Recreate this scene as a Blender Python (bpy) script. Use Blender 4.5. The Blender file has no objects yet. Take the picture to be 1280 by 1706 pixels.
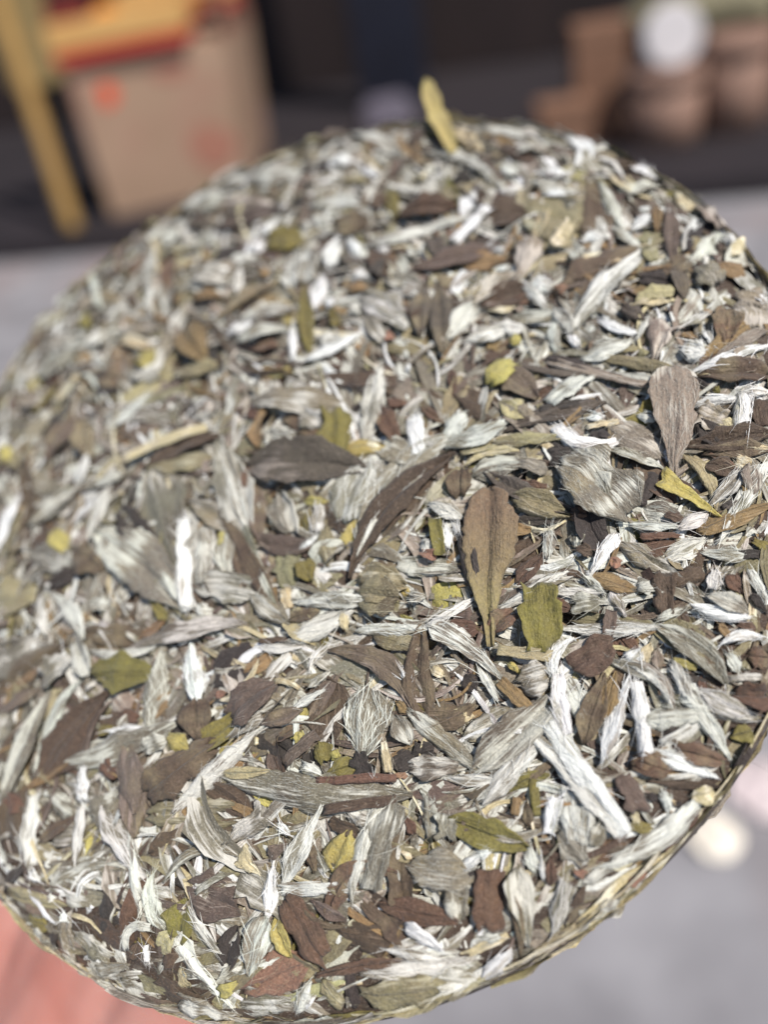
import bpy, bmesh, math, random
import numpy as np
from mathutils import Matrix, Vector

random.seed(7)
RNG = np.random.default_rng(11)
C = bpy.context.scene.collection
SC = bpy.context.scene

# ------------------------------------------------------------------ camera
F_PX, CX, CY, IMG_W, IMG_H = 1400.0, 640.0, 853.0, 1280.0, 1706.0
UP = Vector((-.153, -.788, -.596)).normalized()          # world up in camera axes (x right, y down, z forward)
FW = (Vector((0, 0, 1)) - UP * UP.z).normalized()        # world forward in camera axes
RT = FW.cross(UP).normalized()                           # world right in camera axes
CAM_H = 1.05

def to_world_dir(v):
    v = Vector(v)
    return Vector((v.dot(RT), v.dot(FW), v.dot(UP)))

CAM_LOC = Vector((0, 0, CAM_H))
cx_, cy_, cz_ = to_world_dir((1, 0, 0)), to_world_dir((0, -1, 0)), to_world_dir((0, 0, -1))
cam_rot = Matrix((cx_, cy_, cz_)).transposed()
cam_d = bpy.data.cameras.new('camera')
cam_d.sensor_fit = 'VERTICAL'
cam_d.sensor_height = 36.0
cam_d.sensor_width = 27.0
cam_d.lens = F_PX / IMG_H * 36.0
cam_d.clip_start = 0.005
cam_d.clip_end = 200
cam_d.dof.use_dof = True
cam_d.dof.focus_distance = 0.138
cam_d.dof.aperture_fstop = 5.6
cam = bpy.data.objects.new('camera', cam_d)
C.objects.link(cam)
cam.matrix_world = Matrix.Translation(CAM_LOC) @ cam_rot.to_4x4()
SC.camera = cam

# ------------------------------------------------------------------ sky, sun, exposure
SUN_DIR = Vector((.34, -.43, .83)).normalized()      # towards the sun
w = bpy.data.worlds.new('World')
SC.world = w
w.use_nodes = True
nt = w.node_tree
sky = nt.nodes.new('ShaderNodeTexSky')
sky.sky_type = 'NISHITA'
sky.sun_disc = False
sky.sun_elevation = math.asin(SUN_DIR.z)
sky.sun_rotation = math.atan2(SUN_DIR.x, SUN_DIR.y)
bg = nt.nodes['Background']
nt.links.new(sky.outputs[0], bg.inputs[0])
bg.inputs[1].default_value = 0.085
sun_d = bpy.data.lights.new('sun', 'SUN')
sun_d.energy = 4.0
sun_d.angle = math.radians(0.55)
sun_d.color = (1.0, .94, .865)
sun = bpy.data.objects.new('sun', sun_d)
C.objects.link(sun)
sun.rotation_euler = SUN_DIR.to_track_quat('Z', 'Y').to_euler()
sun.location = (0, 0, 4)
SC.view_settings.view_transform = 'Standard'
SC.view_settings.look = 'None'
SC.view_settings.gamma = 1
SC.view_settings.use_curve_mapping = False
SC.view_settings.exposure = 0.27
SC.cycles.max_bounces = 6

# ------------------------------------------------------------------ helpers
def lin(c):
    return tuple(((x / 255) / 12.92 if x / 255 <= .04045 else ((x / 255 + .055) / 1.055) ** 2.4) for x in c)

def tag(o, label=None, cat=None, group=None, kind=None):
    if label: o['label'] = label
    if cat: o['category'] = cat
    if group: o['group'] = group
    if kind: o['kind'] = kind
    return o

def empty(name, loc=(0, 0, 0), rz=0):
    o = bpy.data.objects.new(name, None)
    o.empty_display_size = .02
    C.objects.link(o)
    o.location = loc
    o.rotation_euler = (0, 0, rz)
    return o

def link(name, me, mat=None, parent=None):
    o = bpy.data.objects.new(name, me)
    C.objects.link(o)
    if mat and not me.materials: me.materials.append(mat)
    if parent: o.parent = parent
    return o

def mat_new(name):
    m = bpy.data.materials.new(name)
    m.use_nodes = True
    return m, m.node_tree, m.node_tree.nodes['Principled BSDF']

def mat_noise(name, c1, c2, scale=8, rough=.8, bump=.2, detail=5, stretch=(1, 1, 1), c3=None, scale3=2.0):
    m, t, p = mat_new(name)
    tc = t.nodes.new('ShaderNodeTexCoord')
    mp = t.nodes.new('ShaderNodeMapping'); mp.inputs['Scale'].default_value = stretch
    t.links.new(tc.outputs['Object'], mp.inputs[0])
    n = t.nodes.new('ShaderNodeTexNoise'); n.inputs['Scale'].default_value = scale; n.inputs['Detail'].default_value = detail
    t.links.new(mp.outputs[0], n.inputs['Vector'])
    r = t.nodes.new('ShaderNodeValToRGB')
    r.color_ramp.elements[0].position = .3; r.color_ramp.elements[1].position = .7
    r.color_ramp.elements[0].color = (*lin(c1), 1); r.color_ramp.elements[1].color = (*lin(c2), 1)
    t.links.new(n.outputs[0], r.inputs[0])
    out = r.outputs[0]
    if c3:
        n3 = t.nodes.new('ShaderNodeTexNoise'); n3.inputs['Scale'].default_value = scale3; n3.inputs['Detail'].default_value = 3
        t.links.new(mp.outputs[0], n3.inputs['Vector'])
        r3 = t.nodes.new('ShaderNodeValToRGB'); r3.color_ramp.elements[0].position = .48; r3.color_ramp.elements[1].position = .66
        t.links.new(n3.outputs[0], r3.inputs[0])
        mx = t.nodes.new('ShaderNodeMix'); mx.data_type = 'RGBA'
        t.links.new(r3.outputs[0], mx.inputs[0]); t.links.new(out, mx.inputs[6]); mx.inputs[7].default_value = (*lin(c3), 1)
        out = mx.outputs[2]
    t.links.new(out, p.inputs['Base Color'])
    p.inputs['Roughness'].default_value = rough
    if bump:
        b = t.nodes.new('ShaderNodeBump'); b.inputs['Strength'].default_value = bump; b.inputs['Distance'].default_value = .004
        t.links.new(n.outputs[0], b.inputs['Height']); t.links.new(b.outputs[0], p.inputs['Normal'])
    return m

def box_mesh(name, sx, sy, sz, bev=.004, taper=1.0):
    """box standing on z=0, centred in x and y; top scaled by taper"""
    bm = bmesh.new()
    bmesh.ops.create_cube(bm, size=1)
    for v in bm.verts:
        k = taper if v.co.z > 0 else 1
        v.co = Vector((v.co.x * sx * k, v.co.y * sy * k, (v.co.z + .5) * sz))
    if bev: bmesh.ops.bevel(bm, geom=bm.edges[:], offset=bev, segments=2, affect='EDGES')
    me = bpy.data.meshes.new(name); bm.to_mesh(me); bm.free()
    return me

def pix_dir(px, py):
    return to_world_dir(Vector(((px - CX) / F_PX, (py - CY) / F_PX, 1)))

def on_height(px, py, z):
    d = pix_dir(px, py); t = (z - CAM_H) / d.z
    return CAM_LOC + d * t

def at_depth_y(px, py, y):
    d = pix_dir(px, py)
    return CAM_LOC + d * (y / d.y)

# ------------------------------------------------------------------ the cake's frame (fitted to its outline)
N_CAM = Vector((-.343, -.412, -.844)).normalized()       # face normal in camera axes
C_CAM = Vector((-.0182, -.0072, .1785))                  # centre of the rim in camera axes
nW = to_world_dir(N_CAM)
xW = to_world_dir((1, 0, 0)); xW = (xW - nW * xW.dot(nW)).normalized()
yW = nW.cross(xW).normalized()
CAKE_M = Matrix.Translation(CAM_LOC + to_world_dir(C_CAM)) @ Matrix((xW, yW, nW)).transposed().to_4x4()
CAKE_INV = CAKE_M.inverted()
CAM_L = CAKE_INV @ CAM_LOC
CAM_Lmm = np.array(CAM_L) * 1000
R_CAKE = 100.0
ROT_INV = CAKE_INV.to_3x3()

def surf(x, y):
    r = np.hypot(x, y)
    dome = 4 + 9.5 * (1 - np.minimum(r / 100, 1.25) ** 2)
    edge = 4.0 * np.maximum(0, (r - 86) / 14) ** 2.2
    lump = .9 * np.sin(x * .071 + 1.3) * np.sin(y * .083 + .4) + .5 * np.sin(x * .16 + y * .11)
    return dome - np.minimum(edge, 14) + lump * np.clip((104 - r) / 30, 0, 1)

def surf_n(x, y):
    e = .5
    gx = (surf(x + e, y) - surf(x - e, y)) / (2 * e)
    gy = (surf(x, y + e) - surf(x, y - e)) / (2 * e)
    n = np.stack([-gx, -gy, np.ones_like(gx)], -1)
    return n / np.linalg.norm(n, axis=-1, keepdims=True)

def pix_flat(px, py, z=6.0):
    """where the ray of a photo pixel meets the flat plane through the cake's face, in mm on the face"""
    d = np.array(ROT_INV @ pix_dir(px, py))
    return (CAM_Lmm + d * ((z - CAM_Lmm[2]) / d[2]))[:2]

def pix_local(px, py):
    """the same on the domed face itself"""
    p = pix_flat(px, py, 1.0)
    if np.hypot(*p) > 94: return p
    z = 6.0
    for _ in range(6):
        p = pix_flat(px, py, z)
        z = float(surf(p[0], p[1]))
    return p

# ------------------------------------------------------------------ leaf material (colour and down come with each leaf)
def leaf_material(name, rough=.62, bump=.85, sheen=.12):
    m, t, p = mat_new(name)
    N, L = t.nodes, t.links
    def attr(a):
        n = N.new('ShaderNodeAttribute'); n.attribute_name = a; return n
    col, fcol, fz = attr('leaf_colour'), attr('down_colour'), attr('down')
    uv = N.new('ShaderNodeUVMap'); uv.uv_map = 'UVMap'
    def noise(sx, sy, detail, dist=0.0, rough=.55):
        mp = N.new('ShaderNodeMapping'); mp.inputs['Scale'].default_value = (sx, sy, 1)
        L.new(uv.outputs[0], mp.inputs[0])
        n = N.new('ShaderNodeTexNoise'); n.inputs['Scale'].default_value = 1; n.inputs['Detail'].default_value = detail
        n.inputs['Distortion'].default_value = dist; n.inputs['Roughness'].default_value = rough
        L.new(mp.outputs[0], n.inputs['Vector']); return n.outputs[0]
    def math_(op, a, b=None, c=None, clamp=False):
        n = N.new('ShaderNodeMath'); n.operation = op; n.use_clamp = clamp
        for i, v in enumerate((a, b, c)):
            if v is None: continue
            if isinstance(v, (int, float)): n.inputs[i].default_value = v
            else: L.new(v, n.inputs[i])
        return n.outputs[0]
    fibre = noise(.10, 1.25, 3, .45)
    fine = noise(.22, 3.0, 2, .3)
    blotch = noise(.22, .3, 3)
    mott = noise(.9, 1.1, 4, .3, .65)
    grain = noise(2.2, 2.8, 3, .4, .6)
    ribx = attr('across')
    vein = N.new('ShaderNodeTexWave'); vein.wave_type = 'BANDS'; vein.bands_direction = 'X'
    vm = N.new('ShaderNodeCombineXYZ'); sp = N.new('ShaderNodeSeparateXYZ'); L.new(uv.outputs[0], sp.inputs[0])
    L.new(math_('SUBTRACT', sp.outputs[0], math_('MULTIPLY', math_('ABSOLUTE', ribx.outputs['Fac']), 2.0)), vm.inputs[0]); L.new(sp.outputs[1], vm.inputs[1])
    L.new(vm.outputs[0], vein.inputs['Vector']); vein.inputs['Scale'].default_value = .16; vein.inputs['Distortion'].default_value = 5.0; vein.inputs['Detail'].default_value = 2
    vein.inputs['Detail Scale'].default_value = 1.5
    rib = math_('SUBTRACT', 1.0, math_('DIVIDE', math_('ABSOLUTE', math_('ADD', ribx.outputs['Fac'], math_('MULTIPLY', math_('SUBTRACT', blotch, .5), .35))), .13), clamp=True)
    vn = math_('POWER', vein.outputs['Fac'], 6.0)
    smoothness = math_('SUBTRACT', 1.0, math_('MULTIPLY', fz.outputs['Fac'], 1.8), clamp=True)
    f = math_('ADD', math_('MULTIPLY', fibre, .62), math_('MULTIPLY', fine, .38))
    # down cover: threshold moves with the leaf's own downiness
    thr = math_('SUBTRACT', .72, math_('MULTIPLY', fz.outputs['Fac'], .42))
    thr = math_('ADD', thr, math_('MULTIPLY', math_('SUBTRACT', blotch, .5), .42))
    cov = math_('DIVIDE', math_('SUBTRACT', f, thr), .13, clamp=True)
    cov = math_('MULTIPLY', cov, math_('MULTIPLY', fz.outputs['Fac'], 1.6, clamp=True), clamp=True)
    # short loose hairs and dust on every leaf
    speck = noise(1.6, 4.2, 2, .6, .7)
    sp2 = math_('MULTIPLY', math_('DIVIDE', math_('SUBTRACT', speck, .56), .10, clamp=True), .42)
    cov = math_('MAXIMUM', cov, sp2)
    # base colour varied by blotches and mottling
    val = math_('SUBTRACT', math_('ADD', math_('MULTIPLY', grain, .80), math_('ADD', -.12, math_('ADD', math_('MULTIPLY', blotch, .62), math_('MULTIPLY', mott, .80)))), math_('MULTIPLY', smoothness, math_('ADD', math_('MULTIPLY', rib, .26), math_('MULTIPLY', vn, .05))))
    hs = N.new('ShaderNodeHueSaturation')
    L.new(col.outputs['Color'], hs.inputs['Color']); L.new(val, hs.inputs['Value'])
    L.new(math_('ADD', .82, math_('MULTIPLY', mott, .36)), hs.inputs['Saturation'])
    L.new(math_('ADD', .488, math_('MULTIPLY', blotch, .022)), hs.inputs['Hue'])
    hf = N.new('ShaderNodeHueSaturation')
    L.new(fcol.outputs['Color'], hf.inputs['Color'])
    L.new(math_('ADD', .70, math_('MULTIPLY', fine, .55)), hf.inputs['Value'])
    mx = N.new('ShaderNodeMix'); mx.data_type = 'RGBA'
    L.new(cov, mx.inputs[0]); L.new(hs.outputs[0], mx.inputs[6]); L.new(hf.outputs[0], mx.inputs[7])
    L.new(mx.outputs[2], p.inputs['Base Color'])
    p.inputs['Roughness'].default_value = rough
    p.inputs['Specular IOR Level'].default_value = .35
    p.inputs['Sheen Weight'].default_value = sheen
    hgt = math_('SUBTRACT', math_('ADD', math_('ADD', math_('MULTIPLY', f, 1.0), math_('MULTIPLY', mott, .9)), math_('MULTIPLY', grain, .5)), math_('MULTIPLY', smoothness, math_('ADD', math_('MULTIPLY', rib, .8), math_('MULTIPLY', vn, .14))))
    b = N.new('ShaderNodeBump'); b.inputs['Strength'].default_value = bump; b.inputs['Distance'].default_value = .0006
    L.new(hgt, b.inputs['Height']); L.new(b.outputs[0], p.inputs['Normal'])
    return m

LEAF_MAT = leaf_material('dried_tea_leaf')
# kind: leaf colour, down colour, downiness, cross-section arch (degrees)
KIND = {
    'S': ((128, 121, 106), (220, 220, 211), .76, 42), 'W': ((164, 160, 150), (238, 239, 235), .90, 46),
    'F': ((118, 112, 97), (200, 198, 187), .58, 26), 'Q': ((136, 124, 111), (197, 189, 177), .50, 26),
    'G': ((134, 125, 96), (184, 178, 154), .34, 22), 'L': ((166, 158, 120), (202, 197, 170), .30, 22),
    'B': ((82, 67, 55), (138, 120, 102), .20, 26), 'R': ((96, 73, 59), (146, 118, 102), .14, 26),
    'C': ((138, 106, 88), (182, 156, 134), .24, 22), 'K': ((57, 51, 47), (98, 88, 84), .14, 22),  # K: dark leaf, also used to paint shadows and gaps between leaves
    'D': ((82, 74, 66), (140, 130, 120), .32, 28), 'V': ((98, 84, 75), (150, 136, 125), .32, 28),
    'O': ((118, 109, 60), (156, 148, 104), .12, 22), 'Z': ((182, 168, 106), (210, 196, 138), .2, 24), 'Y': ((172, 160, 94), (208, 202, 146), .12, 24),
    'P': ((190, 177, 140), (228, 220, 194), .48, 30), 'T': ((134, 111, 78), (176, 154, 120), .22, 26),
    'M': ((116, 97, 78), (156, 142, 118), .26, 22),
}
def profile(shape, u):
    if shape == 'l':
        q = RNG.uniform(.75, 1.35)                       # widest nearer one end
        return np.maximum(.05, np.sin(np.pi * np.clip(u * .96 + .02, 0, 1) ** q) ** .9)
    if shape == 'e':
        a, b = RNG.uniform(.02, .16), RNG.uniform(.80, .99)
        return np.maximum(.07, np.sin(np.pi * (a + (b - a) * u)) ** .78)
    if shape == 'z': return np.interp(u, [0, .1, .4, .75, .92, 1], [.45, .7, 1, .85, .5, .12])
    if shape == 'm': return np.interp(u, [0, .05, .22, .48, .68, .84, 1], [.30, .72, 1, .93, .52, .24, .13])
    if shape == 'b': return np.maximum(.07, np.clip(u / .18, 0, 1) ** .5 * np.clip((1 - u) / .72, 0, 1) ** .72)
    if shape == 'r': return .86 + .14 * np.sin(np.pi * u)
    if shape == 's': return .80 + .20 * np.sin(np.pi * u)
    if shape == 't': return np.maximum(.07, 1 - u) ** .8
    if shape == 'k': return np.maximum(.22, np.sin(np.pi * np.clip(u * .84 + .08, 0, 1)) ** .45)
    return np.ones_like(u)

def smooth_noise(n, k, amp):
    """a wandering value with k knots sampled at n places"""
    kn = RNG.normal(0, amp, k + 2)
    return np.interp(np.linspace(0, k + 1, n), np.arange(k + 2), kn)

def leaf_geo(P0, P1, bend, width, kind, shape, h0, nu=18, nv=7, tuck=.5, lift1=0.0, wall=None, cup=None, jit=1.0):
    """vertices, faces and per-vertex data of one leaf lying on the cake (mm)"""
    col, fcol, fz, arch = KIND[kind]
    if kind == 'S' and width > 5: fz = .60
    P0, P1 = np.asarray(P0, float), np.asarray(P1, float)
    d = P1 - P0; ln = np.hypot(*d) + 1e-6; d /= ln; s = np.array([-d[1], d[0]])
    u = np.linspace(0, 1, nu)
    lat = bend * ln * 4 * u * (1 - u) + np.cumsum(smooth_noise(nu, 3, .03 * ln * jit)) / nu * 1.6
    ctr = P0 + np.outer(u * ln, d) + np.outer(lat, s)
    tg = np.gradient(ctr, axis=0); tg /= np.linalg.norm(tg, axis=1, keepdims=True) + 1e-9
    sd = np.stack([-tg[:, 1], tg[:, 0]], 1)
    x = np.linspace(-1, 1, nv)
    hw = width / 2 * profile(shape, u)
    rag = .10 if shape in 'lebsmz' else .20
    hl = hw * (1 + smooth_noise(nu, 6, rag * jit) + RNG.normal(0, .055, nu)); hr = hw * (1 + smooth_noise(nu, 6, rag * jit) + RNG.normal(0, .055, nu))
    if shape == 'k':                                     # broken flakes: angular outline
        kn = np.concatenate([[0], np.sort(RNG.uniform(.1, .9, 3)), [1]])
        hl = width / 2 * np.interp(u, kn, np.concatenate([[RNG.uniform(.15, .6)], RNG.uniform(.6, 1.15, 3), [RNG.uniform(.08, .5)]]))
        hr = width / 2 * np.interp(u, kn, np.concatenate([[RNG.uniform(.15, .6)], RNG.uniform(.6, 1.15, 3), [RNG.uniform(.08, .5)]]))
    if shape == 'e':                                     # notched, uneven blades
        kn = np.linspace(0, 1, 7)
        hl = hl * np.interp(u, kn, RNG.uniform(.74, 1.12, 7)); hr = hr * np.interp(u, kn, RNG.uniform(.74, 1.12, 7))
    if shape in 'rkte':                                  # torn ends
        e0 = smooth_noise(nv, 3, .05 * ln); e1 = smooth_noise(nv, 3, .06 * ln)
    else:
        e0 = e1 = np.zeros(nv)
    th = math.radians(arch * RNG.uniform(.6, 1.35) * min(1.0, max(.30, 3.0 / width)))
    sg = 1.0
    if cup is None: cup = (kind not in 'SW') and RNG.random() < .30
    if cup: sg = -.75
    twist = smooth_noise(nu, 2, .16 if shape in 'lb' else .10)
    X = np.sin(x * th) / math.sin(th)
    A = (np.cos(x * th) - math.cos(th)) / math.sin(th)
    wid = np.where(x[None, :] < 0, hl[:, None], hr[:, None])
    off = wid * X[None, :]
    hgt = sg * wid * A[None, :] * (.9 if kind in 'SW' else .75)
    if sg < 0: hgt = hgt + .55 * wid
    hgt = hgt + twist[:, None] * off
    # midrib groove and lengthwise wrinkles
    if shape in 'lebm' and kind not in 'SW':
        rc = smooth_noise(nu, 2, .08)[:, None]
        hgt -= np.minimum(.35, .07 * width) * np.exp(-((x[None, :] - rc) / .20) ** 2)
    kq = RNG.uniform(2.4, 6.5)
    hgt += np.minimum(.30, .06 * width) * (1.0 if width < 3 else 1.25) * np.sin(x[None, :] * kq + smooth_noise(nu, 3, .7)[:, None] + RNG.uniform(0, 6))
    hgt += smooth_noise(nu, 5, .16)[:, None]
    for sgn in (-1, 1):                                  # margins curl up or down
        hgt += wid * np.where(x[None, :] * sgn > 0, np.abs(x[None, :]) ** 3, 0) * (RNG.normal(.04, .20) + smooth_noise(nu, 3, .10)[:, None]) * min(1.0, 3.5 / width)
    if kind not in 'SW': hgt += RNG.normal(0, .20) * np.abs(x[None, :]) * wid * min(1.0, 5.0 / width)      # folded along the rib
    hgt += off * RNG.normal(0, .13) * min(1.0, 4.0 / width)
    if nv >= 7: hgt += RNG.normal(0, .05, nv)[None, :] + RNG.normal(0, .025, (nu, nv))   # fibres
    hgt += np.minimum(.5, .09 * width) * smooth_noise(nu, 6, .5)[:, None] * x[None, :] ** 2
    base = h0 - tuck * (np.abs(2 * u - 1) ** 2.2) + lift1 * u ** 1.5
    hgt = hgt + base[:, None]
    along = u[:, None] * np.ones(nv)[None, :] * 0
    endoff = ((1 - u)[:, None] ** 3) * e0[None, :] + (u[:, None] ** 3) * e1[None, :]
    pos2 = ctr[:, None, :] + sd[:, None, :] * off[..., None] + tg[:, None, :] * endoff[..., None]
    if wall is None and kind != 'Z':                     # nothing stands out past the pressed edge
        rr_ = np.linalg.norm(pos2, axis=-1, keepdims=True) + 1e-9
        pos2 = pos2 * np.where(rr_ > 99.6, (99.6 + .10 * (rr_ - 99.6)) / rr_, 1.0)
    if wall is None:
        n = surf_n(ctr[:, 0], ctr[:, 1])
        z = surf(pos2[..., 0], pos2[..., 1])
        if kind == 'Z': z = np.maximum(z, 3.0); n = np.tile(n[:1], (nu, 1))
        V = np.concatenate([pos2, z[..., None]], -1) + n[:, None, :] * hgt[..., None]
    else:                                                # on the side wall: first axis runs round, second runs down
        ph = pos2[..., 0] / R_CAKE; zz = pos2[..., 1]
        rr = wall(zz) + hgt
        V = np.stack([rr * np.cos(ph), rr * np.sin(ph), zz], -1)
    idx = np.arange(nu * nv).reshape(nu, nv)
    Fc = np.stack([idx[:-1, :-1], idx[1:, :-1], idx[1:, 1:], idx[:-1, 1:]], -1).reshape(-1, 4)
    o = RNG.uniform(0, 400, 2)
    UVc = np.stack([u[:, None] * ln + 0 * off + o[0], off * (1.25 if kind in 'SW' else 1) + o[1]], -1).reshape(-1, 2)
    c0 = np.array(lin(col)); f0 = np.array(lin(fcol))
    tint = RNG.normal(1, .09) * (1 + RNG.normal(0, .025, 3))
    cc = np.tile(c0 * tint, (nu, nv, 1))
    if kind == 'M':
        k = np.clip((u - .25) / .5 + smooth_noise(nu, 4, .12), 0, 1)[:, None, None]
        cc = cc * (1 - k) + np.array(lin((142, 130, 92))) * k
    elif kind in 'BRVDGLFQ' and shape in 'leb':          # leaves fade towards one end and along the rib
        k = (np.clip(smooth_noise(nu, 4, .42), -.55, .65))[:, None, None] * (1 + RNG.uniform(-.5, .5) * np.sign(x))[None, :, None]
        k = np.clip(k, -.75, .75)
        cc = cc * (1 - np.abs(k)) + np.array(lin((136, 124, 98) if RNG.random() < .6 else (72, 60, 50))) * np.abs(k)
    fzz = np.full((nu, nv), fz) * (1 + smooth_noise(nu, 4, .22 if kind in 'SW' else .40)[:, None]) * RNG.uniform(.85, 1.15)
    fzz = fzz * (1 + RNG.normal(0, .22) * np.tanh(3 * (x - RNG.uniform(-.4, .4))))[None, :]
    if kind in 'FQVDGB' and shape in 'leb' and not cup:
        fzz = fzz + .12 * (np.abs(x[None, :]) < .3)
    ff = np.tile(f0 * RNG.normal(1, .05) * (1 + RNG.normal(0, .012, 3)), (nu, nv, 1))
    return V.reshape(-1, 3), Fc, UVc, np.clip(cc, .004, .9).reshape(-1, 3), np.clip(ff, .01, .92).reshape(-1, 3), np.clip(fzz, 0, 1).reshape(-1), np.tile(x if shape in 'lebm' else np.full(nv, .9), (nu, 1)).reshape(-1)

def solidify(V, Fc, UVc, cc, ff, fz, ac, nu, nv, th):
    """give the sheet a back and closed edges"""
    idx = np.arange(nu * nv).reshape(nu, nv)
    G = V.reshape(nu, nv, 3)
    du = np.gradient(G, axis=0); dv = np.gradient(G, axis=1)
    n = np.cross(du, dv); n /= np.linalg.norm(n, axis=-1, keepdims=True) + 1e-9
    B = (G - n * th * np.sign(np.sum(n[..., 2]) + 1e-9)).reshape(-1, 3)
    m = nu * nv
    ring = np.concatenate([idx[0, :-1], idx[:-1, -1], idx[-1, :0:-1], idx[:0:-1, 0]])
    nx = np.roll(ring, -1)
    side = np.stack([ring, nx, nx + m, ring + m], -1)
    F2 = np.concatenate([Fc, Fc[:, ::-1] + m, side])
    return np.concatenate([V, B]), F2, np.tile(UVc, (2, 1)), np.tile(cc, (2, 1)), np.tile(ff, (2, 1)), np.tile(fz, 2), np.tile(ac, 2)

def leaf_mesh(name, V, Fc, UVc, cc, ff, fz, ac):
    me = bpy.data.meshes.new(name)
    nv_, nf = len(V), len(Fc)
    me.vertices.add(nv_); me.vertices.foreach_set('co', (np.asarray(V) * .001).astype(np.float32).ravel())
    me.loops.add(nf * 4); me.loops.foreach_set('vertex_index', Fc.astype(np.int32).ravel())
    me.polygons.add(nf)
    me.polygons.foreach_set('loop_start', np.arange(0, nf * 4, 4, dtype=np.int32))
    me.polygons.foreach_set('use_smooth', np.ones(nf, bool))
    uvl = me.uv_layers.new(name='UVMap')
    uvl.data.foreach_set('uv', UVc[Fc.ravel()].astype(np.float32).ravel())
    for nm, arr in (('leaf_colour', cc), ('down_colour', ff)):
        a = me.attributes.new(nm, 'FLOAT_COLOR', 'POINT')
        a.data.foreach_set('color', np.concatenate([arr, np.ones((nv_, 1))], 1).astype(np.float32).ravel())
    a = me.attributes.new('down', 'FLOAT', 'POINT'); a.data.foreach_set('value', fz.astype(np.float32))
    a = me.attributes.new('across', 'FLOAT', 'POINT'); a.data.foreach_set('value', ac.astype(np.float32))
    me.update(calc_edges=True); me.validate()
    me.materials.append(LEAF_MAT)
    return me

class Pile:
    """many leaves gathered into one mesh"""
    def __init__(s): s.p = []; s.n = 0
    def add(s, g):
        V, Fc, *r = g
        s.p.append((V, Fc + s.n, *r)); s.n += len(V)
    def mesh(s, name):
        return leaf_mesh(name, *[np.concatenate([q[i] for q in s.p]) for i in range(7)])

# ------------------------------------------------------------------ the cake
cake = empty('tea_cake')
cake.matrix_world = CAKE_M
tag(cake, 'round pressed cake of silver and brown dried tea leaves held in a hand', 'tea cake')

# compressed body under the leaves
def wall_r(z):
    return 99.2 - .02 * (np.clip(-z, 0, 40)) ** 1.75
CAKE_T = 22.0
def body_mesh():
    rs = np.concatenate([np.linspace(0, 86, 60), np.linspace(87.5, 100.2, 14)])
    nphi = 220
    ph = np.linspace(0, 2 * np.pi, nphi, endpoint=False)
    V = []
    for r in rs:
        xx, yy = r * np.cos(ph), r * np.sin(ph)
        n = .5 * np.sin(xx * .9 + 2 * np.sin(yy * .31)) * np.sin(yy * .8 + 2 * np.sin(xx * .27)) + RNG.normal(0, .22, nphi)
        V.append(np.stack([xx, yy, surf(xx, yy) - (2.2 if r < 88 else .75) + n * (1 if r < 88 else .5)], 1))
    for z in np.linspace(-1, -CAKE_T, 9):
        rr = wall_r(z) + RNG.normal(0, .25, nphi) - .4
        V.append(np.stack([rr * np.cos(ph), rr * np.sin(ph), np.full(nphi, z)], 1))
    for r in (80, 60, 40, 20, 4):
        V.append(np.stack([r * np.cos(ph), r * np.sin(ph), np.full(nphi, -CAKE_T - .5 + (6 if r < 30 else 0)) + RNG.normal(0, .25, nphi)], 1))
    V = np.concatenate(V); m = len(V) // nphi
    i = np.arange(m * nphi).reshape(m, nphi); j = np.roll(i, -1, 1)
    Fc = np.stack([i[:-1], j[:-1], j[1:], i[1:]], -1).reshape(-1, 4)
    UVc = V[:, :2] * 1.0
    cc = np.tile(np.array(lin((70, 56, 46))), (len(V), 1)) * RNG.uniform(.7, 1.3, (len(V), 1))
    ff = np.tile(np.array(lin((150, 142, 128))), (len(V), 1))
    return leaf_mesh('pressed_body', V, Fc[:, ::-1], UVc, cc, ff, np.full(len(V), .3), np.full(len(V), .9))
bo = link('pressed_body', body_mesh(), LEAF_MAT, cake)

# the mass of smaller leaves nobody could pick apart
KW = [('S', .27), ('W', .045), ('F', .25), ('Q', .09), ('B', .085), ('R', .025), ('K', .02), ('V', .05), ('G', .09), ('D', .02),
      ('O', .015), ('Y', .008), ('P', .02), ('T', .02), ('L', .017)]
KN = [k for k, _ in KW]; KP = np.array([p for _, p in KW]); KP /= KP.sum()
mass = Pile()
def flow(c):
    """the leaves lie in loose swathes rather than evenly at random"""
    return 1.6 * math.sin(c[0] * .035 + 1.0) + 1.5 * math.sin(c[1] * .041 - .6) + .9 * math.sin((c[0] + c[1]) * .06)
for i in range(3600):
    r = 99.0 * math.sqrt(RNG.random()); a = RNG.uniform(0, 2 * np.pi)
    c = np.array([r * math.cos(a), r * math.sin(a)])
    k = KN[RNG.choice(len(KN), p=KP)]
    ln = RNG.uniform(7, 19) * (1.1 if k in 'SWF' else .9)
    wd = RNG.uniform(1.3, 3.0) if k in 'SWP' else RNG.uniform(2.2, 5.2)
    an = flow(c) + RNG.normal(0, .8)
    if r > 90: an = a + np.pi / 2 + RNG.normal(0, .35); ln = min(ln, 14)
    dv = np.array([math.cos(an), math.sin(an)]) * ln / 2
    mass.add(leaf_geo(c - dv, c + dv, RNG.normal(0, .06), wd, k, RNG.choice(list('lleebrkt')), RNG.uniform(-2.1, -.35), 8, 5, tuck=.6))
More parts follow.
